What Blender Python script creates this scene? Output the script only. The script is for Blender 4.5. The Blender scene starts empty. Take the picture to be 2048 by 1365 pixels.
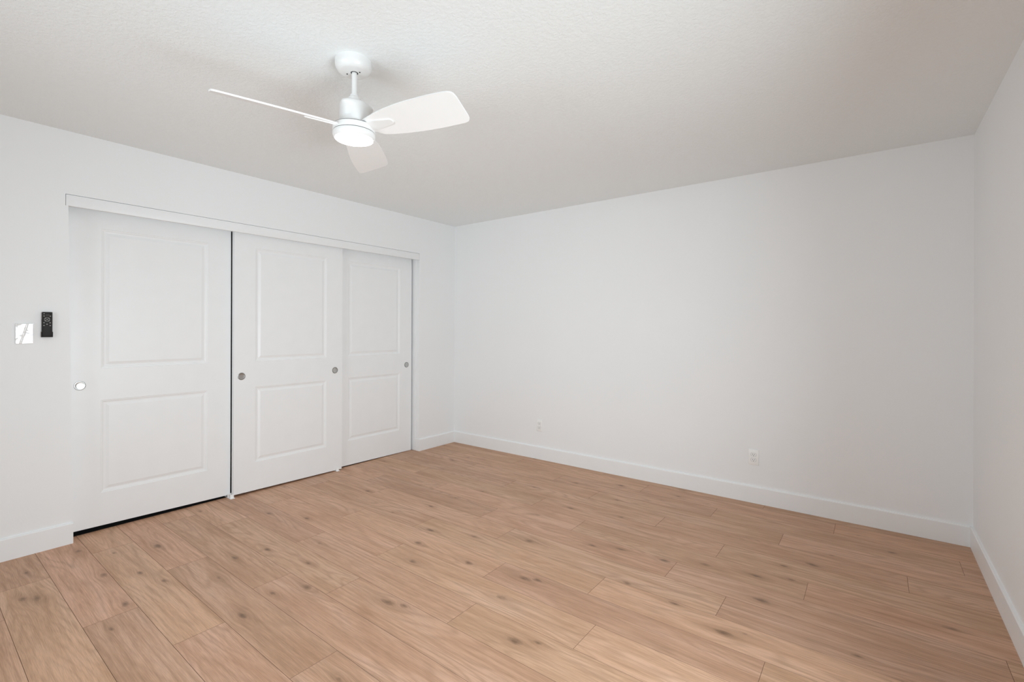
import bpy, bmesh, math, random
from mathutils import Matrix, Vector, noise as mnoise

random.seed(7)
C = bpy.context.scene
COL = C.collection
PI = math.pi

# ------------------------------------------------------------------ camera
yaw, roll = -0.651775, 0.003591
fwd = Vector((math.sin(yaw), math.cos(yaw), 0))
rgt = Vector((math.cos(yaw), -math.sin(yaw), 0))
upv = rgt.cross(fwd)
r2 = rgt * math.cos(roll) + upv * math.sin(roll)
u2 = -rgt * math.sin(roll) + upv * math.cos(roll)
cam_data = bpy.data.cameras.new('camera')
cam = bpy.data.objects.new('camera', cam_data)
COL.objects.link(cam)
M = Matrix.Identity(4)
for i in range(3):
    M[i][0], M[i][1], M[i][2] = r2[i], u2[i], -fwd[i]
M.translation = Vector((3.7823, -3.8813, 1.2796))
cam.matrix_world = M
cam_data.sensor_width = 36.0
cam_data.lens = 947.867 / 2048 * 36.0
cam_data.shift_y = -(682.5 - 658.76) / 2048
cam_data.clip_start = 0.05
C.camera = cam

# ------------------------------------------------------------------ world, daylight, fill light, exposure
world = bpy.data.worlds.new('world')
C.world = world
world.use_nodes = True
world.node_tree.nodes['Background'].inputs[0].default_value = (0.80, 0.88, 1.0, 1)
world.node_tree.nodes['Background'].inputs[1].default_value = 1.0


def area(name, loc, rot, sx, sy, power, col, spread=PI):
    l = bpy.data.lights.new(name, 'AREA')
    l.shape = 'RECTANGLE'
    l.size, l.size_y, l.energy, l.color, l.spread = sx, sy, power, col, spread
    o = bpy.data.objects.new(name, l)
    o.location, o.rotation_euler = loc, rot
    COL.objects.link(o)
    return o


# daylight entering through the big window in the right wall (beside the camera, out of frame)
area('window_and_fill_light', (4.246, -2.85, 0.955), (0, PI / 2, 0), 1.14, 1.24, 39.0, (0.850, 0.962, 1.010), math.radians(152))
# fill from an added window behind the camera, to brighten the back wall
area('window_and_fill_light', (1.85, -5.29, 1.35), (PI / 2, 0, 0), 1.34, 1.14, 12.8, (0.850, 0.962, 1.010), math.radians(90))

C.view_settings.view_transform = 'Standard'
C.view_settings.look = 'None'
C.view_settings.gamma = 1
C.view_settings.use_curve_mapping = False
C.view_settings.exposure = 0.0
C.cycles.use_denoising = True
C.cycles.max_bounces = 14
C.cycles.diffuse_bounces = 10
C.cycles.caustics_reflective = False
C.cycles.caustics_refractive = False
C.cycles.sample_clamp_indirect = 8

# ------------------------------------------------------------------ room numbers
H, W, FRONT = 2.44, 4.2533, -5.30
OPEN_R, OPEN_TOP = -0.524, 2.0685
CLOSET = -0.75


# ------------------------------------------------------------------ material helpers
class NT:
    def __init__(s, name):
        s.mat = bpy.data.materials.new(name)
        s.mat.use_nodes = True
        s.nt = s.mat.node_tree
        s.b = s.nt.nodes['Principled BSDF']

    def n(s, typ, **kw):
        nd = s.nt.nodes.new(typ)
        for k, v in kw.items():
            setattr(nd, k, v)
        return nd

    def l(s, a, b):
        s.nt.links.new(a, b)

    def val(s, inp, x):
        if hasattr(x, 'is_output') or isinstance(x, bpy.types.NodeSocket):
            s.l(x, inp)
        else:
            inp.default_value = x

    def m(s, op, a, b=0.0, c=0.0, clamp=False):
        nd = s.n('ShaderNodeMath', operation=op)
        nd.use_clamp = clamp
        s.val(nd.inputs[0], a)
        s.val(nd.inputs[1], b)
        s.val(nd.inputs[2], c)
        return nd.outputs[0]

    def mix(s, fac, a, b, blend='MIX'):
        nd = s.n('ShaderNodeMix', data_type='RGBA', blend_type=blend)
        s.val(nd.inputs[0], fac)
        s.val(nd.inputs[6], a)
        s.val(nd.inputs[7], b)
        return nd.outputs[2]

    def noise(s, vec, scale, detail=3.0, rough=0.5, dist=0.0):
        nd = s.n('ShaderNodeTexNoise')
        if vec is not None:
            s.l(vec, nd.inputs['Vector'])
        nd.inputs['Scale'].default_value = scale
        nd.inputs['Detail'].default_value = detail
        nd.inputs['Roughness'].default_value = rough
        nd.inputs['Distortion'].default_value = dist
        return nd.outputs['Fac']

    def ramp(s, fac, stops):
        nd = s.n('ShaderNodeValToRGB')
        e = nd.color_ramp.elements
        while len(e) < len(stops):
            e.new(0.5)
        for i, (p, c) in enumerate(stops):
            e[i].position = p
            e[i].color = c if len(c) == 4 else (*c, 1)
        s.l(fac, nd.inputs[0])
        return nd.outputs[0]

    def bump(s, height, strength, dist):
        nd = s.n('ShaderNodeBump')
        nd.inputs['Strength'].default_value = strength
        nd.inputs['Distance'].default_value = dist
        s.l(height, nd.inputs['Height'])
        s.l(nd.outputs[0], s.b.inputs['Normal'])


def plain(name, col, rough=0.5, metal=0.0, spec=0.5, grain=None):
    t = NT(name)
    t.b.inputs['Roughness'].default_value = rough
    t.b.inputs['Metallic'].default_value = metal
    t.b.inputs['Specular IOR Level'].default_value = spec
    tc = t.n('ShaderNodeTexCoord')
    f = t.noise(tc.outputs['Object'], 9.0, 2.0)
    lo = tuple(c * 0.985 for c in col)
    t.l(t.ramp(f, [(0.3, lo), (0.7, col)]), t.b.inputs['Base Color'])
    if grain:
        g = t.noise(tc.outputs['Object'], grain[0], 3.0)
        t.bump(g, grain[1], grain[2])
    return t.mat


# wall paint: faint orange peel
WHITE = (0.885, 0.90, 0.912)
def wall_paint():
    t = NT('wall_paint')
    tc = t.n('ShaderNodeTexCoord')
    f = t.noise(tc.outputs['Object'], 1.3, 3.0)
    t.l(t.ramp(f, [(0.3, tuple(c * 0.985 for c in WHITE)), (0.7, WHITE)]), t.b.inputs['Base Color'])
    t.b.inputs['Roughness'].default_value = 0.6
    t.b.inputs['Specular IOR Level'].default_value = 0.3
    a = t.noise(tc.outputs['Object'], 140.0, 3.0, 0.55)
    b = t.noise(tc.outputs['Object'], 38.0, 2.0, 0.5)
    h = t.m('ADD', a, t.m('MULTIPLY', b, 0.8))
    t.bump(h, 0.16, 0.0022)
    return t.mat


# ceiling: knock-down texture, flattened islands
def ceiling_paint():
    t = NT('ceiling_texture')
    tc = t.n('ShaderNodeTexCoord')
    t.b.inputs['Base Color'].default_value = (0.870, 0.90, 0.908, 1)
    t.b.inputs['Roughness'].default_value = 0.7
    t.b.inputs['Specular IOR Level'].default_value = 0.25
    a = t.noise(tc.outputs['Object'], 62.0, 4.0, 0.6, 0.3)
    isl = t.ramp(a, [(0.42, (0, 0, 0)), (0.60, (1, 1, 1))])
    fine = t.noise(tc.outputs['Object'], 190.0, 2.0, 0.5)
    h = t.m('ADD', isl, t.m('MULTIPLY', fine, 0.5))
    t.bump(h, 0.36, 0.0026)
    return t.mat


# oak plank floor: the grain follows x and bends around knots stored per plank
def oak():
    t = NT('oak_planks')
    tc = t.n('ShaderNodeTexCoord')
    sep = t.n('ShaderNodeSeparateXYZ')
    t.l(tc.outputs['Object'], sep.inputs[0])
    x, y = sep.outputs[0], sep.outputs[1]
    seed = t.n('ShaderNodeAttribute', attribute_name='seed').outputs['Fac']
    tone = t.n('ShaderNodeAttribute', attribute_name='tone').outputs['Fac']
    pink = t.n('ShaderNodeAttribute', attribute_name='pink').outputs['Fac']
    yy = y
    dark = None
    halo = None
    # wobble so the knots are not clean ellipses
    cw = t.n('ShaderNodeCombineXYZ')
    t.l(t.m('MULTIPLY', x, 9.0), cw.inputs[0])
    t.l(t.m('MULTIPLY', y, 22.0), cw.inputs[1])
    t.l(seed, cw.inputs[2])
    wob = t.noise(cw.outputs[0], 1.0, 4.0, 0.6)
    wob = t.m('SUBTRACT', wob, 0.5)
    for kn in ('knot_a', 'knot_b', 'knot_c'):
        at = t.n('ShaderNodeAttribute', attribute_name=kn)
        sp = t.n('ShaderNodeSeparateXYZ')
        t.l(at.outputs['Vector'], sp.inputs[0])
        kx, ky, ks = sp.outputs
        dx = t.m('SUBTRACT', x, kx)
        dy = t.m('SUBTRACT', y, ky)
        ux = t.m('DIVIDE', dx, t.m('MULTIPLY', ks, 2.1))
        uy = t.m('DIVIDE', dy, ks)
        d2 = t.m('ADD', t.m('MULTIPLY', ux, ux), t.m('MULTIPLY', uy, uy))
        g = t.m('EXPONENT', t.m('MULTIPLY', d2, -0.28))
        yy = t.m('SUBTRACT', yy, t.m('MULTIPLY', t.m('MULTIPLY', dy, g), 0.75))
        d = t.m('ADD', t.m('SQRT', d2), t.m('MULTIPLY', wob, 2.3))
        core = t.m('SUBTRACT', 1.0, t.m('DIVIDE', d, 0.80), clamp=True)
        # the halo trails off along the grain
        vx = t.m('DIVIDE', dx, t.m('MULTIPLY', ks, 4.6))
        vy = t.m('DIVIDE', dy, t.m('MULTIPLY', ks, 1.15))
        e2 = t.m('ADD', t.m('MULTIPLY', vx, vx), t.m('MULTIPLY', vy, vy))
        e = t.m('ADD', t.m('SQRT', e2), t.m('MULTIPLY', wob, 1.9))
        hal = t.m('EXPONENT', t.m('MULTIPLY', t.m('MULTIPLY', e, e), -0.9))
        dark = core if dark is None else t.m('MAXIMUM', dark, core)
        halo = hal if halo is None else t.m('MAXIMUM', halo, hal)

    def vec(sx, sy, extra=0.0):
        cb = t.n('ShaderNodeCombineXYZ')
        t.l(t.m('ADD', t.m('MULTIPLY', x, sx), t.m('MULTIPLY', seed, 31.7)), cb.inputs[0])
        t.l(t.m('ADD', t.m('MULTIPLY', yy, sy), extra), cb.inputs[1])
        t.l(t.m('MULTIPLY', seed, 57.3), cb.inputs[2])
        return cb.outputs[0]

    broad = t.noise(vec(1.6, 9.0), 1.0, 3.0, 0.55, 0.6)
    streak = t.noise(vec(1.8, 62.0, 3.0), 1.0, 6.0, 0.68, 0.3)
    fibre = t.noise(vec(14.0, 420.0, 5.0), 1.0, 2.0, 0.6)
    # cathedral lines: contours of a smooth field
    fld = t.noise(vec(0.85, 7.0, 9.0), 1.0, 1.0, 0.4, 0.25)
    rings = t.m('SINE', t.m('MULTIPLY', fld, 95.0))
    rings = t.m('MULTIPLY', t.m('ADD', rings, 1.0), 0.5)
    rings = t.m('POWER', rings, 3.0)
    base = t.ramp(broad, [(0.26, (0.475, 0.278, 0.166)), (0.50, (0.595, 0.370, 0.238)), (0.76, (0.685, 0.452, 0.318))])
    rosy = t.mix(1.0, base, (1.0, 0.955, 1.0, 1), 'MULTIPLY')
    base = t.mix(pink, base, rosy)
    st = t.m('MULTIPLY', t.m('SUBTRACT', streak, 0.45), 3.6, clamp=True)
    col = t.mix(t.m('MULTIPLY', st, 0.58), base, (0.330, 0.190, 0.105, 1))
    col = t.mix(t.m('MULTIPLY', rings, t.m('MULTIPLY', t.m('SUBTRACT', broad, 0.30), 0.95, clamp=True)), col, (0.27, 0.150, 0.080, 1))
    fb = t.m('MULTIPLY', t.m('SUBTRACT', fibre, 0.5), 0.7)
    gv = t.m('ADD', 1.0, fb)
    cb = t.n('ShaderNodeCombineColor')
    f = t.m('MULTIPLY', gv, tone)
    for i in range(3):
        t.l(f, cb.inputs[i])
    col = t.mix(1.0, col, cb.outputs[0], 'MULTIPLY')
    col = t.mix(t.m('MULTIPLY', halo, 0.38), col, (0.260, 0.145, 0.080, 1))
    col = t.mix(t.m('MULTIPLY', t.m('POWER', dark, 1.0), 0.80), col, (0.150, 0.085, 0.050, 1))
    t.l(col, t.b.inputs['Base Color'])
    rr = t.m('ADD', 0.40, t.m('MULTIPLY', streak, 0.18))
    t.l(rr, t.b.inputs['Roughness'])
    t.b.inputs['Specular IOR Level'].default_value = 0.35
    t.bump(t.m('ADD', fibre, t.m('MULTIPLY', streak, 0.6)), 0.10, 0.0012)
    return t.mat


def emit(name, col, strength):
    t = NT(name)
    t.b.inputs['Base Color'].default_value = (*col, 1)
    t.b.inputs['Emission Color'].default_value = (*col, 1)
    t.b.inputs['Emission Strength'].default_value = strength
    t.b.inputs['Roughness'].default_value = 0.4
    return t.mat


def glass_mat():
    t = NT('window_glass')
    tr = t.n('ShaderNodeBsdfTransparent')
    gl = t.n('ShaderNodeBsdfGlossy')
    gl.inputs['Roughness'].default_value = 0.02
    fr = t.n('ShaderNodeFresnel')
    mx = t.n('ShaderNodeMixShader')
    t.l(fr.outputs[0], mx.inputs[0])
    t.l(tr.outputs[0], mx.inputs[1])
    t.l(gl.outputs[0], mx.inputs[2])
    t.l(mx.outputs[0], t.nt.nodes['Material Output'].inputs[0])
    return t.mat


def film_mat():
    t = NT('clear_film')
    t.b.inputs['Base Color'].default_value = (0.92, 0.92, 0.92, 1)
    t.b.inputs['Roughness'].default_value = 0.12
    t.b.inputs['Specular IOR Level'].default_value = 1.0
    t.b.inputs['Coat Weight'].default_value = 1.0
    t.b.inputs['Coat Roughness'].default_value = 0.06
    tc = t.n('ShaderNodeTexCoord')
    f = t.noise(tc.outputs['Object'], 60.0, 2.0)
    al = t.ramp(f, [(0.35, (0.55, 0.55, 0.55)), (0.65, (0.9, 0.9, 0.9))])
    t.l(al, t.b.inputs['Alpha'])
    return t.mat


MT = dict(
    wall=wall_paint(), ceiling=ceiling_paint(), oak=oak(),
    groove=plain('plank_groove', (0.21, 0.125, 0.078), 0.8),
    closet=plain('closet_shade', (0.030, 0.030, 0.030), 0.9),  # near-black colour stands in for the shade inside the closet
    trim=plain('trim_paint', (0.885, 0.90, 0.912), 0.38, spec=0.4, grain=(30, 0.03, 0.001)),
    door=plain('door_paint', (0.885, 0.90, 0.912), 0.36, spec=0.4, grain=(60, 0.02, 0.001)),
    fan=plain('fan_white', (0.83, 0.835, 0.83), 0.35),
    blade=plain('blade_white', (0.90, 0.905, 0.905), 0.32),
    gap=plain('gap_shade', (0.05, 0.05, 0.05), 0.7),  # dark colour stands in for shade in the fan seams
    hole=plain('dark_hole', (0.015, 0.015, 0.015), 0.8),
    led=emit('led_diffuser', (1.0, 0.985, 0.96), 9.0),
    nickel=plain('satin_nickel', (0.55, 0.55, 0.54), 0.22, 1.0),
    nickel_dark=plain('nickel_rim', (0.36, 0.36, 0.35), 0.30, 1.0),
    plastic=plain('white_plastic', (0.92, 0.925, 0.925), 0.35),
    slot=plain('slot_dark', (0.10, 0.10, 0.10), 0.7),
    reveal=plain('grey_reveal', (0.42, 0.42, 0.42), 0.7),
    black=plain('black_plastic', (0.016, 0.014, 0.014), 0.5, spec=0.22),
    screen=plain('grey_screen', (0.045, 0.040, 0.040), 0.55, spec=0.25),
    key=plain('grey_key', (0.33, 0.33, 0.32), 0.5),
    dial=plain('dark_key', (0.085, 0.082, 0.08), 0.5),
    film=film_mat(), glass=glass_mat(),
    screw=plain('screw_steel', (0.5, 0.5, 0.5), 0.35, 1.0),
)


# ------------------------------------------------------------------ mesh helpers
def obj(name, bm, mat, parent=None, smooth=None):
    me = bpy.data.meshes.new(name)
    bmesh.ops.recalc_face_normals(bm, faces=bm.faces)
    bm.to_mesh(me)
    bm.free()
    for mm in (mat if isinstance(mat, (list, tuple)) else [mat]):
        me.materials.append(mm)
    if smooth is not None:
        me.polygons.foreach_set('use_smooth', [True] * len(me.polygons))
        me.set_sharp_from_angle(angle=math.radians(smooth))
    o = bpy.data.objects.new(name, me)
    COL.objects.link(o)
    if parent is not None:
        o.parent = parent
    return o


def struct(name, bm, mat, parent=None, smooth=None):
    o = obj(name, bm, mat, parent, smooth)
    if parent is None:
        o['kind'] = 'structure'
    return o


def tag(o, label, cat, group=None, kind=None):
    o['label'] = label
    o['category'] = cat
    if group:
        o['group'] = group
    if kind:
        o['kind'] = kind
    return o


def thing(name, label, cat, loc=(0, 0, 0), group=None, kind=None):
    o = bpy.data.objects.new(name, None)
    COL.objects.link(o)
    o.location = loc
    o.empty_display_size = 0.05
    return tag(o, label, cat, group, kind)


def dup(root, loc, label):
    """a copy of a thing with copies of its parts and sub-parts"""
    r = root.copy()
    COL.objects.link(r)
    r.location = loc
    r['label'] = label
    for ch in list(root.children):
        c = ch.copy()
        COL.objects.link(c)
        c.parent = r
        for g in list(ch.children):
            d = g.copy()
            COL.objects.link(d)
            d.parent = c
    return r


def box(bm, x0, x1, y0, y1, z0, z1, bevel=0.0, seg=2):
    vs = [bm.verts.new(p) for p in ((x0, y0, z0), (x1, y0, z0), (x1, y1, z0), (x0, y1, z0),
                                    (x0, y0, z1), (x1, y0, z1), (x1, y1, z1), (x0, y1, z1))]
    fs = [bm.faces.new([vs[i] for i in q]) for q in ((0, 3, 2, 1), (4, 5, 6, 7), (0, 1, 5, 4), (1, 2, 6, 5), (2, 3, 7, 6), (3, 0, 4, 7))]
    if bevel:
        es = list({e for f in fs for e in f.edges})
        bmesh.ops.bevel(bm, geom=es, offset=bevel, segments=seg, affect='EDGES', profile=0.5)
    return bm


def nb():
    return bmesh.new()


def prism(bm, pts, fn, a, b):
    """extrude the 2-D outline pts between a and b; fn(u, v, w) -> xyz"""
    lo = [bm.verts.new(fn(u, v, a)) for u, v in pts]
    hi = [bm.verts.new(fn(u, v, b)) for u, v in pts]
    n = len(pts)
    bm.faces.new(lo[::-1])
    bm.faces.new(hi)
    for i in range(n):
        bm.faces.new((lo[i], lo[(i + 1) % n], hi[(i + 1) % n], hi[i]))
    return bm


def lathe(bm, prof, seg=64, axis='Z', off=(0, 0, 0), rad=None):
    """revolve (r, h); rad(theta, r, h) may reshape the radius"""
    rows = []
    for r, h in prof:
        if r < 1e-6:
            p = (0, 0, h) if axis == 'Z' else (h, 0, 0)
            rows.append([bm.verts.new(Vector(p) + Vector(off))])
            continue
        row = []
        for i in range(seg):
            th = 2 * PI * i / seg
            rr = rad(th, r, h) if rad else r
            p = (rr * math.cos(th), rr * math.sin(th), h) if axis == 'Z' else (h, rr * math.cos(th), rr * math.sin(th))
            row.append(bm.verts.new(Vector(p) + Vector(off)))
        rows.append(row)
    for a, b in zip(rows, rows[1:]):
        for i in range(seg):
            j = (i + 1) % seg
            if len(a) == 1 and len(b) == 1:
                continue
            if len(a) == 1:
                bm.faces.new((a[0], b[i], b[j]))
            elif len(b) == 1:
                bm.faces.new((a[i], a[j], b[0]))
            else:
                bm.faces.new((a[i], a[j], b[j], b[i]))
    return bm


# ------------------------------------------------------------------ floor
ROW_H, ROW_0, PLANK = 0.1935, -3.577, 1.268
PHASE = {0: .435, 1: 1.11, 2: .275, 3: .825, 4: .097, 5: .422, 6: 1.045, 7: .294, 8: .917, 9: .15, 10: .688, 11: .39, 12: .986, 13: .544,
         14: .12, 15: .80, 16: .36, 17: 1.05, 18: .62, -1: .77, -2: .2, -3: 1.0, -4: .5, -5: .1, -6: .9, -7: .3}
# knots seen in the photograph (x, y on the floor, half-height)
KNOTS = [(0.62, -3.21, .020), (1.03, -3.22, .018), (0.645, -3.46, .026), (0.60, -3.50, .016), (0.17, -3.23, .018), (0.36, -3.11, .015),
         (0.74, -3.09, .015), (0.93, -3.04, .017), (0.45, -2.93, .022), (1.35, -3.02, .020), (1.12, -2.86, .018), (1.48, -2.76, .018),
         (1.55, -2.93, .020), (0.96, -2.72, .020), (1.56, -2.63, .022), (1.34, -2.5, .014), (1.0, -2.56, .016), (1.16, -2.33, .020),
         (1.98, -2.47, .026), (2.06, -2.44, .018), (1.77, -2.14, .020), (2.02, -1.96, .020), (1.62, -1.97, .018), (2.36, -1.91, .024),
         (2.42, -1.88, .016), (2.37, -2.12, .022), (2.62, -2.33, .024), (2.70, -2.28, .016), (1.55, -1.80, .018), (1.83, -1.70, .018),
         (2.13, -1.54, .024), (2.80, -1.63, .018), (3.05, -1.66, .016), (3.28, -1.75, .022), (3.36, -1.70, .014), (3.36, -1.38, .020),
         (2.62, -1.30, .018), (2.87, -1.28, .020), (2.46, -1.36, .014), (3.06, -1.19, .022), (3.30, -1.15, .018), (3.45, -1.08, .016),
         (2.64, -1.08, .020), (1.95, -1.18, .018), (1.67, -1.27, .015), (1.33, -1.06, .018), (2.07, -0.93, .016), (2.42, -0.86, .016),
         (3.52, -0.83, .020), (1.6, -0.72, .014), (0.9, -1.9, .018), (0.75, -2.18, .016), (1.25, -1.52, .014), (0.62, -1.6, .014)]


def floor_mesh():
    me = bpy.data.meshes.new('floor')
    V, F, mats, att = [], [], [], {'seed': [], 'tone': [], 'pink': [], 'knot_a': [], 'knot_b': [], 'knot_c': []}
    rnd = random.Random(21)
    y_lo, y_hi, x_lo, x_hi = FRONT, 0.02, -0.104, W + 0.02
    g, dz = 0.0008, 0.0014

    def face(pts, m, a):
        i = len(V)
        V.extend(pts)
        F.append(tuple(range(i, i + len(pts))))
        mats.append(m)
        for k, v in a.items():
            att[k].append(v)

    for k in range(-10, 19):
        y0, y1 = max(ROW_0 + k * ROW_H, y_lo), min(ROW_0 + (k + 1) * ROW_H, y_hi)
        if y1 - y0 < 0.004:
            continue
        cuts = [x_lo] + [PHASE.get(k, 0.3) + PLANK * j for j in range(-2, 5) if x_lo + 0.01 < PHASE.get(k, 0.3) + PLANK * j < x_hi - 0.01] + [x_hi]
        for x0, x1 in zip(cuts, cuts[1:]):
            kn = [q for q in KNOTS if x0 + .02 < q[0] < x1 - .02 and y0 < q[1] < y1][:3]
            while len(kn) < 1 and x1 - x0 > .5:
                kn.append((rnd.uniform(x0 + .1, x1 - .1), rnd.uniform(y0 + .03, y1 - .03), rnd.uniform(.010, .018)))
            while len(kn) < 3:
                kn.append((x0 - 50.0, y0 - 50.0, 0.01))
            a = {'seed': rnd.uniform(0, 1), 'tone': rnd.uniform(0.90, 1.06), 'pink': rnd.uniform(0, 1), 'knot_a': kn[0], 'knot_b': kn[1], 'knot_c': kn[2]}
            X0, X1, Y0, Y1 = x0 + g, x1 - g, y0 + g, y1 - g
            face([(X0, Y0, 0), (X1, Y0, 0), (X1, Y1, 0), (X0, Y1, 0)], 0, a)
            face([(x0, y0, -dz), (x1, y0, -dz), (X1, Y0, 0), (X0, Y0, 0)], 1, a)
            face([(x1, y0, -dz), (x1, y1, -dz), (X1, Y1, 0), (X1, Y0, 0)], 1, a)
            face([(x1, y1, -dz), (x0, y1, -dz), (X0, Y1, 0), (X1, Y1, 0)], 1, a)
            face([(x0, y1, -dz), (x0, y0, -dz), (X0, Y0, 0), (X0, Y1, 0)], 1, a)
    a = {'seed': 0.0, 'tone': 1.0, 'pink': 0.0, 'knot_a': (-50, -50, .01), 'knot_b': (-50, -50, .01), 'knot_c': (-50, -50, .01)}
    z = -0.05
    c = [(x_lo, y_lo), (x_hi, y_lo), (x_hi, y_hi), (x_lo, y_hi)]
    face([(px, py, z) for px, py in c[::-1]], 1, a)
    for i in range(4):
        (ax, ay), (bx, by) = c[i], c[(i + 1) % 4]
        face([(ax, ay, z), (bx, by, z), (bx, by, -dz), (ax, ay, -dz)], 1, a)
    me.from_pydata(V, [], F)
    me.materials.append(MT['oak'])
    me.materials.append(MT['groove'])
    me.polygons.foreach_set('material_index', mats)
    for k in ('seed', 'tone', 'pink'):
        me.attributes.new(k, 'FLOAT', 'FACE').data.foreach_set('value', att[k])
    for k in ('knot_a', 'knot_b', 'knot_c'):
        me.attributes.new(k, 'FLOAT_VECTOR', 'FACE').data.foreach_set('vector', [c for v in att[k] for c in v])
    o = bpy.data.objects.new('floor', me)
    COL.objects.link(o)
    o['kind'] = 'structure'


floor_mesh()

# ------------------------------------------------------------------ ceiling and walls
struct('ceiling', box(nb(), CLOSET - .1, W + .2, FRONT - .12, .12, H, H + .12), MT['ceiling'])
struct('wall_back', box(nb(), CLOSET, W + .2, 0, .12, -.05, H), MT['wall'])

bm = nb()      # closet wall: the left edge of its opening runs slightly out of plumb
prism(bm, [(FRONT, -.05), (-3.2215, -.05), (-3.2465, 2.0), (-3.2595, 2.0), (-3.2595, OPEN_TOP), (FRONT, OPEN_TOP)], lambda u, v, w: (w, u, v), -.083, 0)
box(bm, -.125, 0, OPEN_R, 0, -.05, OPEN_TOP)
box(bm, -.125, 0, FRONT, 0, OPEN_TOP, H)
struct('wall_left', bm, MT['wall'])

bm = nb()      # closet shell behind the sliding doors, its shade painted in as near-black, own floor a little lower
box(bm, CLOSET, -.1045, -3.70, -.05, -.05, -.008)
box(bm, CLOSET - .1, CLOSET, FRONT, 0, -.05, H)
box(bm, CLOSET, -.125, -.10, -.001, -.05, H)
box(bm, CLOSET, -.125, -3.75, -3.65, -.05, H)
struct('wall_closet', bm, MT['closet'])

WY0, WY1, WZ0, WZ1 = -3.50, -2.20, 0.36, 1.55
bm = nb()      # right wall with the window opening
box(bm, W, W + .14, FRONT, WY0, -.05, H)
box(bm, W, W + .14, WY1, 0, -.05, H)
box(bm, W, W + .14, WY0, WY1, -.05, WZ0)
box(bm, W, W + .14, WY0, WY1, WZ1, H)
struct('wall_right', bm, MT['wall'])

FX0, FX1, FZ0, FZ1 = 1.15, 2.55, 0.75, 1.95
bm = nb()      # wall behind the camera with an opening for the added fill window
box(bm, CLOSET, FX0, FRONT - .12, FRONT, -.05, H)
box(bm, FX1, W + .2, FRONT - .12, FRONT, -.05, H)
box(bm, FX0, FX1, FRONT - .12, FRONT, -.05, FZ0)
box(bm, FX0, FX1, FRONT - .12, FRONT, FZ1, H)
struct('wall_front', bm, MT['wall'])


def make_window(name, loc, rz, hw, hh):
    win = bpy.data.objects.new(name, None)
    COL.objects.link(win)
    win.location = loc
    win.rotation_euler = (0, 0, rz)
    win['kind'] = 'structure'
    bm = nb()
    for a in ((-hw, -hw + .045, 0, hh), (hw - .045, hw, 0, hh), (-hw, hw, 0, .045), (-hw, hw, hh - .045, hh), (-.025, .025, 0, hh)):
        box(bm, -.03, .03, *a, bevel=.004)
    obj('window_frame', bm, MT['trim'], win)
    for y0, y1 in ((-hw + .04, -.02), (.02, hw - .04)):
        obj('window_pane', box(nb(), -.002, .002, y0, y1, .04, hh - .04), MT['glass'], win)


make_window('window_1', (W + .05, (WY0 + WY1) / 2, WZ0), 0, (WY1 - WY0) / 2, WZ1 - WZ0)
make_window('fill_window_2', ((FX0 + FX1) / 2, FRONT - .05, FZ0), PI / 2, (FX1 - FX0) / 2, FZ1 - FZ0)  # unseen window, added to carry the fill light


# ------------------------------------------------------------------ baseboards
BT, BH = 0.0135, 0.122
PROF = [(0, 0), (BT, 0), (BT, BH - .006), (BT - .004, BH), (0, BH)]
bm = nb()
prism(bm, PROF, lambda u, v, w: (w, -u, v), BT, W - BT)
struct('baseboard_back', bm, MT['trim'])
bm = nb()
prism(bm, PROF, lambda u, v, w: (W - u, w, v), FRONT, 0)
struct('baseboard_right', bm, MT['trim'])
bm = nb()
prism(bm, PROF, lambda u, v, w: (u, w, v), FRONT, -3.2225)
prism(bm, PROF, lambda u, v, w: (u, w, v), OPEN_R, 0)
prism(bm, PROF, lambda u, v, w: (w, OPEN_R - u * .6, v), -.044, BT)
struct('baseboard_left', bm, MT['trim'])
bm = nb()
prism(bm, PROF, lambda u, v, w: (w, FRONT + u, v), BT, W - BT)
struct('baseboard_front', bm, MT['trim'])

# closet header board and jambs
bm = nb()
box(bm, -.022, .0012, -3.2575, OPEN_R - .0035, 2.0, 2.0660, bevel=.0018)
struct('trim_1', bm, MT['trim'], smooth=40)
bm = nb()
box(bm, -.125, -.048, OPEN_R - .008, OPEN_R, 0.0, OPEN_TOP, bevel=.002)
struct('trim_2', bm, MT['trim'])


# ------------------------------------------------------------------ sliding closet doors
DW, DTOP, DT = 0.914, 2.035, 0.035
STILE = 0.155
PANELS = (('lower_panel', .235, .822), ('upper_panel', 1.022, 1.903))
MOULD = [(0, 0), (.002, -.0028), (.007, -.0032), (.013, -.0068), (.019, -.0078), (.024, -.0078)]
FIELD = [(.024, -.0078), (.036, -.0040), (.041, -.0022)]


def loop(bm, y0, y1, z0, z1, d, x):
    return [bm.verts.new((x, y, z)) for y, z in ((y0 + d, z0 + d), (y1 - d, z0 + d), (y1 - d, z1 - d), (y0 + d, z1 - d))]


def strip(bm, a, b):
    for i in range(4):
        j = (i + 1) % 4
        bm.faces.new((a[i], a[j], b[j], b[i]))


def make_pull(parent, y, z):
    p = bpy.data.objects.new('finger_pull', None)
    rim = lathe(nb(), [(.0215, .0004), (.0220, .0020), (.0245, .0024), (.0275, .0016), (.0280, .0)], 48, 'X')
    p = obj('finger_pull', rim, MT['nickel_dark'], parent, 40)
    p.location = (0, y, z)
    p['label'] = 'round metal finger pull'
    cup = lathe(nb(), [(0, .0003), (.010, .0003), (.018, .0004), (.0217, .0010)], 48, 'X')
    obj('cup', cup, MT['nickel'], p, 40)
    return p


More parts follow.
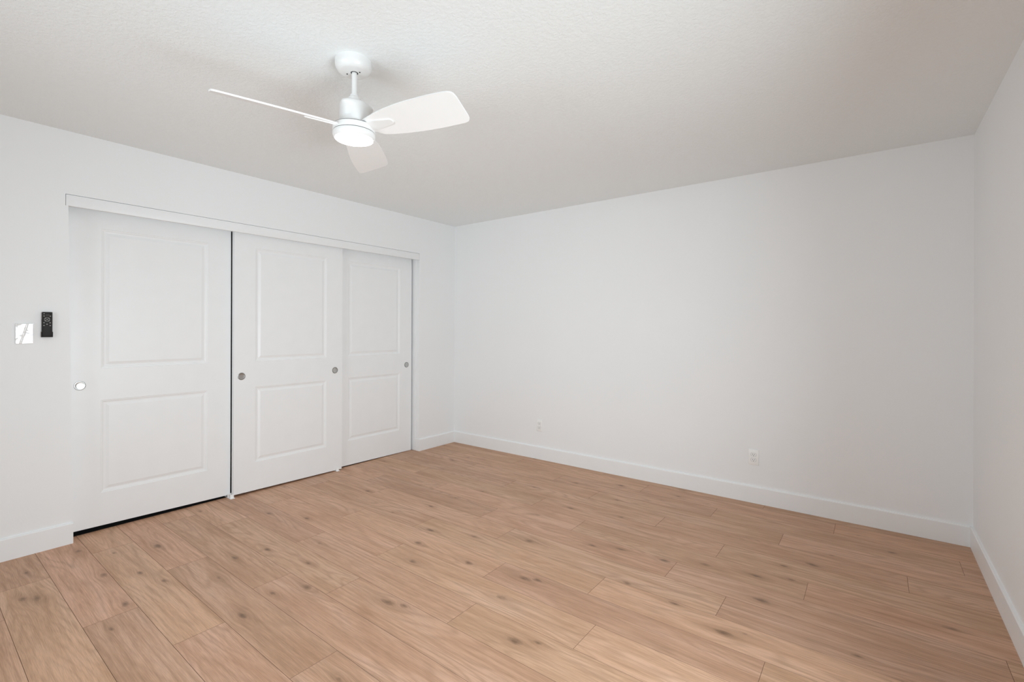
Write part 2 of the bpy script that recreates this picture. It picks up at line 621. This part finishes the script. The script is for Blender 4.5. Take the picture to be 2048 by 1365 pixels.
def make_door(x_face, y_left, zl, zr, label, pulls):
    """zl, zr: height of the bottom edge above the floor at the left and right end"""
    t = thing('sliding_closet_door', label, 'closet door', (x_face, y_left, 0), 'sliding closet doors', 'thing')
    bm = nb()
    ys = [0, STILE, DW - STILE, DW]
    zs = [None, PANELS[0][1], PANELS[0][2], PANELS[1][1], PANELS[1][2], DTOP]
    zb = lambda y: zl + (zr - zl) * y / DW
    gv = [[bm.verts.new((0, y, zb(y) if z is None else z)) for y in ys] for z in zs]
    for i in range(5):
        for j in range(3):
            if j == 1 and i in (1, 3):
                continue
            bm.faces.new((gv[i][j], gv[i][j + 1], gv[i + 1][j + 1], gv[i + 1][j]))
    bk = [bm.verts.new((-DT, y, z)) for y, z in ((0, zl), (DW, zr), (DW, DTOP), (0, DTOP))]
    bm.faces.new(bk)
    bm.faces.new([gv[0][j] for j in range(4)] + [bk[1], bk[0]])
    bm.faces.new([gv[5][j] for j in range(4)] + [bk[2], bk[3]])
    bm.faces.new([gv[i][0] for i in range(6)] + [bk[3], bk[0]])
    bm.faces.new([gv[i][3] for i in range(6)] + [bk[2], bk[1]])
    for (nm, z0, z1), i in zip(PANELS, (1, 3)):
        prev = [gv[i][1], gv[i][2], gv[i + 1][2], gv[i + 1][1]]
        for d, x in MOULD[1:]:
            cur = loop(bm, STILE, DW - STILE, z0, z1, d, x)
            strip(bm, prev, cur)
            prev = cur
    # soft arris on the outer vertical edges
    es = [e for e in bm.edges if all(abs(v.co.x) < 1e-6 for v in e.verts) and (all(v.co.y < 1e-6 for v in e.verts) or all(v.co.y > DW - 1e-6 for v in e.verts))]
    bmesh.ops.bevel(bm, geom=es, offset=.002, segments=2, affect='EDGES')
    obj('slab', bm, MT['door'], t)
    for nm, z0, z1 in PANELS:
        b = nb()
        prev = None
        for d, x in FIELD:
            cur = loop(b, STILE, DW - STILE, z0, z1, d, x)
            if prev:
                strip(b, prev, cur)
            prev = cur
        b.faces.new(prev)
        back = loop(b, STILE, DW - STILE, z0, z1, .024, -.012)
        obj(nm, b, MT['door'], t)
    for y, z in pulls:
        make_pull(t, y, z)
    return t


X_FRONT, X_REAR = -.048, -.093
make_door(X_REAR, -3.2315, .0320, .0175, 'left white sliding closet door, its one finger pull shining white, black gap beside it', [(.055, .922)])
make_door(X_FRONT, -2.3127, .0190, .0085, 'middle white sliding closet door, the one with two grey finger pulls', [(.054, .912), (.843, .906)])
make_door(X_REAR, -1.464, .0122, .0030, 'right white sliding closet door, nearest the room corner, one grey pull', [(.848, .904)])


# floor guides that keep the doors apart
def make_guide(y, label):
    t = thing('door_guide', label, 'door guide', (0, y, 0), 'closet door floor guides')
    obj('base_plate', box(nb(), -.140, -.026, -.016, .016, 0, .003, bevel=.0008), MT['plastic'], t)
    for x0, h in ((-.045, .030), (-.0905, .028), (-.136, .028)):
        obj('fin', box(nb(), x0, x0 + .005, -.013, .013, .003, h, bevel=.001), MT['plastic'], t)
    return t


g0 = make_guide(-2.326, 'small white plastic floor guide under the black gap between left and middle closet doors')
dup(g0, (0, -1.446, 0), 'small white plastic floor guide where the middle closet door overlaps the right one')


# ------------------------------------------------------------------ ceiling fan
FX, FY = 1.9852, -2.6666
fan = thing('ceiling_fan', 'white three-blade ceiling fan with a glowing round light, hung from the ceiling', 'ceiling fan', (FX, FY, H))
can = obj('canopy', lathe(nb(), [(0, 0), (.0755, 0), (.0757, -.022), (.0735, -.032), (.0680, -.042), (.0600, -.0495), (.0540, -.0515), (.020, -.0515), (0, -.0515)], 72),
          MT['fan'], fan, 35)
obj('hanger_opening', lathe(nb(), [(0, -.0512), (.0155, -.0512), (.0155, -.0520), (0, -.0520)], 32, off=(.0035, .0027, 0)), MT['hole'], can)
for a in (205, 25):
    ca, sa = math.cos(math.radians(a)), math.sin(math.radians(a))
    obj('screw', lathe(nb(), [(0, -.0512), (.0032, -.0512), (.0032, -.0530), (0, -.0534)], 16, off=(.030 * ca, .030 * sa, 0)), MT['hole'], can)

SX, SY = .0035, .0027         # the rod hangs a touch off centre
obj('downrod', lathe(nb(), [(0, -.045), (.0112, -.045), (.0112, -.19), (0, -.19)], 32, off=(SX, SY, 0)), MT['fan'], fan, 40)
obj('coupling_cover', lathe(nb(), [(.0112, -.146), (.0155, -.1465), (.0172, -.149), (.0178, -.156), (.0235, -.160), (.0268, -.164), (.0274, -.190), (.0, -.190)], 48, off=(SX, SY, 0)), MT['fan'], fan, 40)

A0 = math.radians(254.7)
BLADE_ANG = [A0 + k * 2 * PI / 3 for k in range(3)]


def lobed(th, r, h):
    """the motor cowl swells beside each blade and is scooped out under the swelling"""
    for a in BLADE_ANG:
        d = (th - (a + math.radians(40)) + PI) % (2 * PI) - PI
        w = math.exp(-(d / math.radians(24)) ** 2)
        up = math.exp(-((h + .203) / .015) ** 2)
        dn = math.exp(-((h + .258) / .018) ** 2)
        r += w * (.0200 * up - .0085 * dn)
    return r


prof = [(0, -.1865), (.030, -.1865), (.050, -.1872), (.0565, -.1890), (.0588, -.1925)]
prof += [(.0595 + .0035 * i / 12, -.1975 - .0064 * i) for i in range(13)]
prof += [(.0655, -.2795), (.0700, -.2830), (.0710, -.2855), (0, -.2855)]
obj('motor_housing', lathe(nb(), prof, 120, off=(SX, SY, 0), rad=lobed), MT['fan'], fan, 40)
obj('seam_shade_ring', lathe(nb(), [(0, -.2855), (.0850, -.2855), (.0850, -.2880), (0, -.2880)], 72, off=(SX, SY, 0)), MT['gap'], fan, 40)  # shadow of the gap, drawn as a dark ring
obj('rotor_band', lathe(nb(), [(0, -.2880), (.0870, -.2880), (.0882, -.2890), (.0882, -.3105), (.0870, -.3118), (0, -.3118)], 72, off=(SX, SY, 0)), MT['fan'], fan, 40)
obj('seam_shade_ring', lathe(nb(), [(0, -.3118), (.0855, -.3118), (.0855, -.3145), (0, -.3145)], 72, off=(SX, SY, 0)), MT['gap'], fan, 40)
lk = obj('light_kit', lathe(nb(), [(0, -.3145), (.0878, -.3145), (.0886, -.3155), (.0886, -.326), (.0862, -.3345), (.0815, -.3400), (.0795, -.3400), (.0795, -.336), (0, -.336)], 72,
                            off=(SX, SY, 0)), MT['fan'], fan, 40)
obj('diffuser', lathe(nb(), [(.0795, -.3370), (.0792, -.3405), (.070, -.3440), (.050, -.3470), (.025, -.3482), (0, -.3485)], 64, off=(SX, SY, 0)), MT['led'], lk, 40)
led = bpy.data.lights.new('fan_light', 'AREA')
led.shape, led.size, led.energy, led.color = 'DISK', .14, 2.0, (1.0, .98, .95)
lo = bpy.data.objects.new('fan_light', led)
lo.location = (FX + SX, FY + SY, H - .352)
COL.objects.link(lo)


def rounded(pts, rad, seg=6):
    """round the corners of a polygon: rad[i] for corner i"""
    out = []
    n = len(pts)
    for i, p in enumerate(pts):
        r = rad[i]
        p = Vector(p)
        a, b = Vector(pts[i - 1]), Vector(pts[(i + 1) % n])
        if r <= 0:
            out.append(tuple(p))
            continue
        da, db = (a - p).normalized(), (b - p).normalized()
        r = min(r, (a - p).length * .49, (b - p).length * .49)
        p0, p1 = p + da * r, p + db * r
        for k in range(seg + 1):
            s = k / seg
            out.append(tuple((1 - s) ** 2 * p0 + 2 * s * (1 - s) * p + s * s * p1))
    return out


OUT = [(.060, -.030), (.092, -.040), (.118, -.060), (.165, -.070), (.27, -.081), (.38, -.085), (.534, -.079), (.530, .080), (.46, .0845), (.38, .083), (.27, .077), (.17, .061), (.10, .042), (.06, .030)]
RAD = [0, .01, .03, .04, .06, .06, .028, .030, .04, .06, .06, .05, .03, 0]
BPOLY = rounded(OUT, RAD)
PITCH = math.radians(20)


def blade_bm():
    bm = nb()
    prism(bm, BPOLY, lambda u, v, w: (u, -v, w), -.0032, .0032)
    bmesh.ops.bevel(bm, geom=[e for e in bm.edges if abs(e.verts[0].co.z - e.verts[1].co.z) < 1e-6], offset=.0012, segments=2, affect='EDGES')
    return bm


BRK = rounded([(.070, -.024), (.13, -.022), (.205, -.012), (.205, .012), (.13, .022), (.070, .024)], [0, .02, .008, .008, .02, 0])


def bracket_bm():
    bm = nb()
    prism(bm, BRK, lambda u, v, w: (u, -v, w), -.0078, -.0032)
    bmesh.ops.bevel(bm, geom=[e for e in bm.edges if abs(e.verts[0].co.z - e.verts[1].co.z) < 1e-6], offset=.0015, segments=2, affect='EDGES')
    return bm


first = None
for a in BLADE_ANG:
    # blade frame: u out along the arm, s towards the clockwise (raised) side
    u = Vector((math.cos(a), math.sin(a), 0))
    s = Vector((math.sin(a), -math.cos(a), 0)) * math.cos(PITCH) + Vector((0, 0, math.sin(PITCH)))
    n = u.cross(-s)
    mw = Matrix.Identity(4)
    for i in range(3):
        mw[i][0], mw[i][1], mw[i][2] = u[i], -s[i], n[i]
    mw.translation = Vector((SX, SY, -.290))
    if first is None:
        b = obj('blade', blade_bm(), MT['blade'], fan, 40)
        br = obj('blade_bracket', bracket_bm(), MT['fan'], b, 40)
        first = (b, br)
    else:
        b = first[0].copy()
        COL.objects.link(b)
        b.parent = fan
        br = first[1].copy()
        COL.objects.link(br)
        br.parent = b
    b.matrix_local = mw


# ------------------------------------------------------------------ wall outlets
def make_outlet(x, z, label):
    t = thing('power_outlet', label, 'outlet', (x, 0, z), 'power outlets on the back wall')
    obj('cover_plate', box(nb(), -.0355, .0355, -.0055, 0, -.0575, .0575, bevel=.0035, seg=3), MT['plastic'], t, 30)
    for zc in (.0195, -.0195):
        bm = nb()
        pts = [(.0172 * math.cos(th), max(-.0118, min(.0118, .0172 * math.sin(th)))) for th in [2 * PI * i / 40 for i in range(40)]]
        prism(bm, pts, lambda u, v, w: (u, -w, v + zc), .005, .0068)
        r = obj('receptacle', bm, MT['plastic'], t, 30)
        obj('collar', lathe_y(.0176, .0190, zc), MT['reveal'], r)
        for sx, hh_ in ((-.0064, .0044), (.0064, .0036)):
            obj('slot', box(nb(), sx - .0013, sx + .0013, -.0071, -.006, zc + .0022 - hh_, zc + .0022 + hh_), MT['slot'], r)
        bm = nb()
        prism(bm, [(.0026 * math.cos(q), .0026 * math.sin(q)) for q in [2 * PI * i / 16 for i in range(16)]], lambda u, v, w: (u, -w, v + zc - .0075), .006, .0071)
        obj('ground_hole', bm, MT['slot'], r)
    bm = nb()
    prism(bm, [(.003 * math.cos(q), .003 * math.sin(q)) for q in [2 * PI * i / 16 for i in range(16)]], lambda u, v, w: (u, -w, v), .005, .0064)
    obj('screw', bm, MT['plastic'], t)
    return t


def lathe_y(r0, r1, zc):
    """thin dark reveal between a receptacle face and the plate"""
    bm = nb()
    cl = lambda v, m: max(-m, min(m, v))
    n = 40
    a, b = [], []
    for i in range(n):
        th = 2 * PI * i / n
        a.append(bm.verts.new((r0 * math.cos(th), -.0057, cl(r0 * math.sin(th), .0122) + zc)))
        b.append(bm.verts.new((r1 * math.cos(th), -.0057, cl(r1 * math.sin(th), .0131) + zc)))
    for i in range(n):
        j = (i + 1) % n
        bm.faces.new((a[i], a[j], b[j], b[i]))
    return bm


o0 = make_outlet(3.078, .337, 'white duplex power outlet on the back wall, nearer the right corner, in the shaded half')
dup(o0, (1.167, 0, .331), 'white duplex power outlet on the back wall, nearer the closet corner')

# ------------------------------------------------------------------ film-wrapped wall plate
pl = thing('wall_plate', 'white wall plate wrapped in shiny crinkled film, left of the black remote', 'wall plate', (0, -3.4285, 1.2445))
obj('plate', box(nb(), 0, .006, -.034, .034, -.0545, .0545, bevel=.003, seg=3), MT['plastic'], pl, 30)
bm = nb()
NY, NZ = 28, 44
rnd = random.Random(5)
grid = []
for j in range(NZ + 1):
    row = []
    for i in range(NY + 1):
        y = -.0362 + .0724 * i / NY
        z = -.0572 + .1144 * j / NZ
        edge = min(i, NY - i, j, NZ - j)
        # stretched flat in places, slack and puckered in others
        q = Vector((y, z, 0.0))
        f = .0013 * mnoise.noise(q * 26.0 + Vector((3.1, 0, 0))) + .0005 * mnoise.noise(q * 70.0) - .0016 * max(0.0, 1 - abs(y + .002 - .25 * z) / .0045)
        x = .0105 + f if edge > 0 else .0068 + rnd.uniform(0, .0012)
        row.append(bm.verts.new((x, y, z)))
    grid.append(row)
for j in range(NZ):
    for i in range(NY):
        q = (grid[j][i], grid[j][i + 1], grid[j + 1][i + 1], grid[j + 1][i])
        if rnd.random() < .5:
            bm.faces.new((q[0], q[1], q[2]))
            bm.faces.new((q[0], q[2], q[3]))
        else:
            bm.faces.new((q[0], q[1], q[3]))
            bm.faces.new((q[1], q[2], q[3]))
fo = obj('wrapping_film', bm, MT['film'], pl, 35)
fo['label'] = 'shiny crinkled clear film'

# ------------------------------------------------------------------ fan remote in its holder
RY, RZ = -3.3375, 1.2965
rem = thing('remote_control', 'slim black remote control with small grey keys, upright in its wall holder', 'remote control', (.005, RY, RZ))
obj('case', box(nb(), 0, .0145, -.0215, .0215, -.069, .0715, bevel=.0025, seg=3), MT['black'], rem, 30)
obj('display', box(nb(), .0143, .0149, -.0075, .0085, .0475, .0600, bevel=.0002), MT['screen'], rem)


def pos(px, py):
    return (-.0215 + .043 * (px - 388) / (750 - 388), .0715 - .1430 * (py - 240) / (1102 - 240))


for i, (px, py) in enumerate(((452, 302), (452, 378), (672, 380), (560, 497), (450, 610), (665, 612), (557, 660), (450, 705), (668, 708))):
    y, z = pos(px, py)
    bm = nb()
    prism(bm, [(.0031 * math.cos(q), .0024 * math.sin(q)) for q in [2 * PI * k / 20 for k in range(20)]], lambda u, v, w: (w, u + y, v + z), .0143, .0155)
    obj('key', bm, MT['key'], rem)
y, z = pos(560, 497)
bm = nb()
n = 48
for r0, r1, x0, x1 in ((.0075, .0132, .0143, .0151),):
    rings = [[bm.verts.new((x, y + r * math.cos(2 * PI * i / n), z + r * math.sin(2 * PI * i / n))) for i in range(n)] for r, x in ((r0, x0), (r0, x1), (r1, x1), (r1, x0))]
    for a, b in zip(rings, rings[1:]):
        for i in range(n):
            bm.faces.new((a[i], a[(i + 1) % n], b[(i + 1) % n], b[i]))
dial = obj('dial', bm, MT['dial'], rem)
for k in range(4):
    q = PI / 2 * k + PI / 4
    bm = nb()
    yc, zc = y + .0104 * math.cos(q), z + .0104 * math.sin(q)
    prism(bm, [(.0026 * math.cos(w), .0019 * math.sin(w)) for w in [2 * PI * i / 16 for i in range(16)]],
          lambda u, v, w: (w, yc + u * math.cos(q + PI / 2) - v * math.sin(q + PI / 2), zc + u * math.sin(q + PI / 2) + v * math.cos(q + PI / 2)), .0148, .0154)
    obj('mark', bm, MT['key'], dial)

hold = thing('remote_holder', 'shallow black wall cradle gripping the bottom of the black remote', 'wall holder', (0, RY, RZ))
obj('back_plate', box(nb(), 0, .005, -.0215, .0215, -.071, .030, bevel=.001), MT['black'], hold)
bm = nb()
box(bm, .0, .0175, -.0240, -.0216, -.0725, -.0420, bevel=.0007)
box(bm, .0, .0175, .0216, .0240, -.0725, -.0420, bevel=.0007)
box(bm, .0, .0175, -.0240, .0240, -.0725, -.0692, bevel=.0007)
obj('cradle', bm, MT['black'], hold)
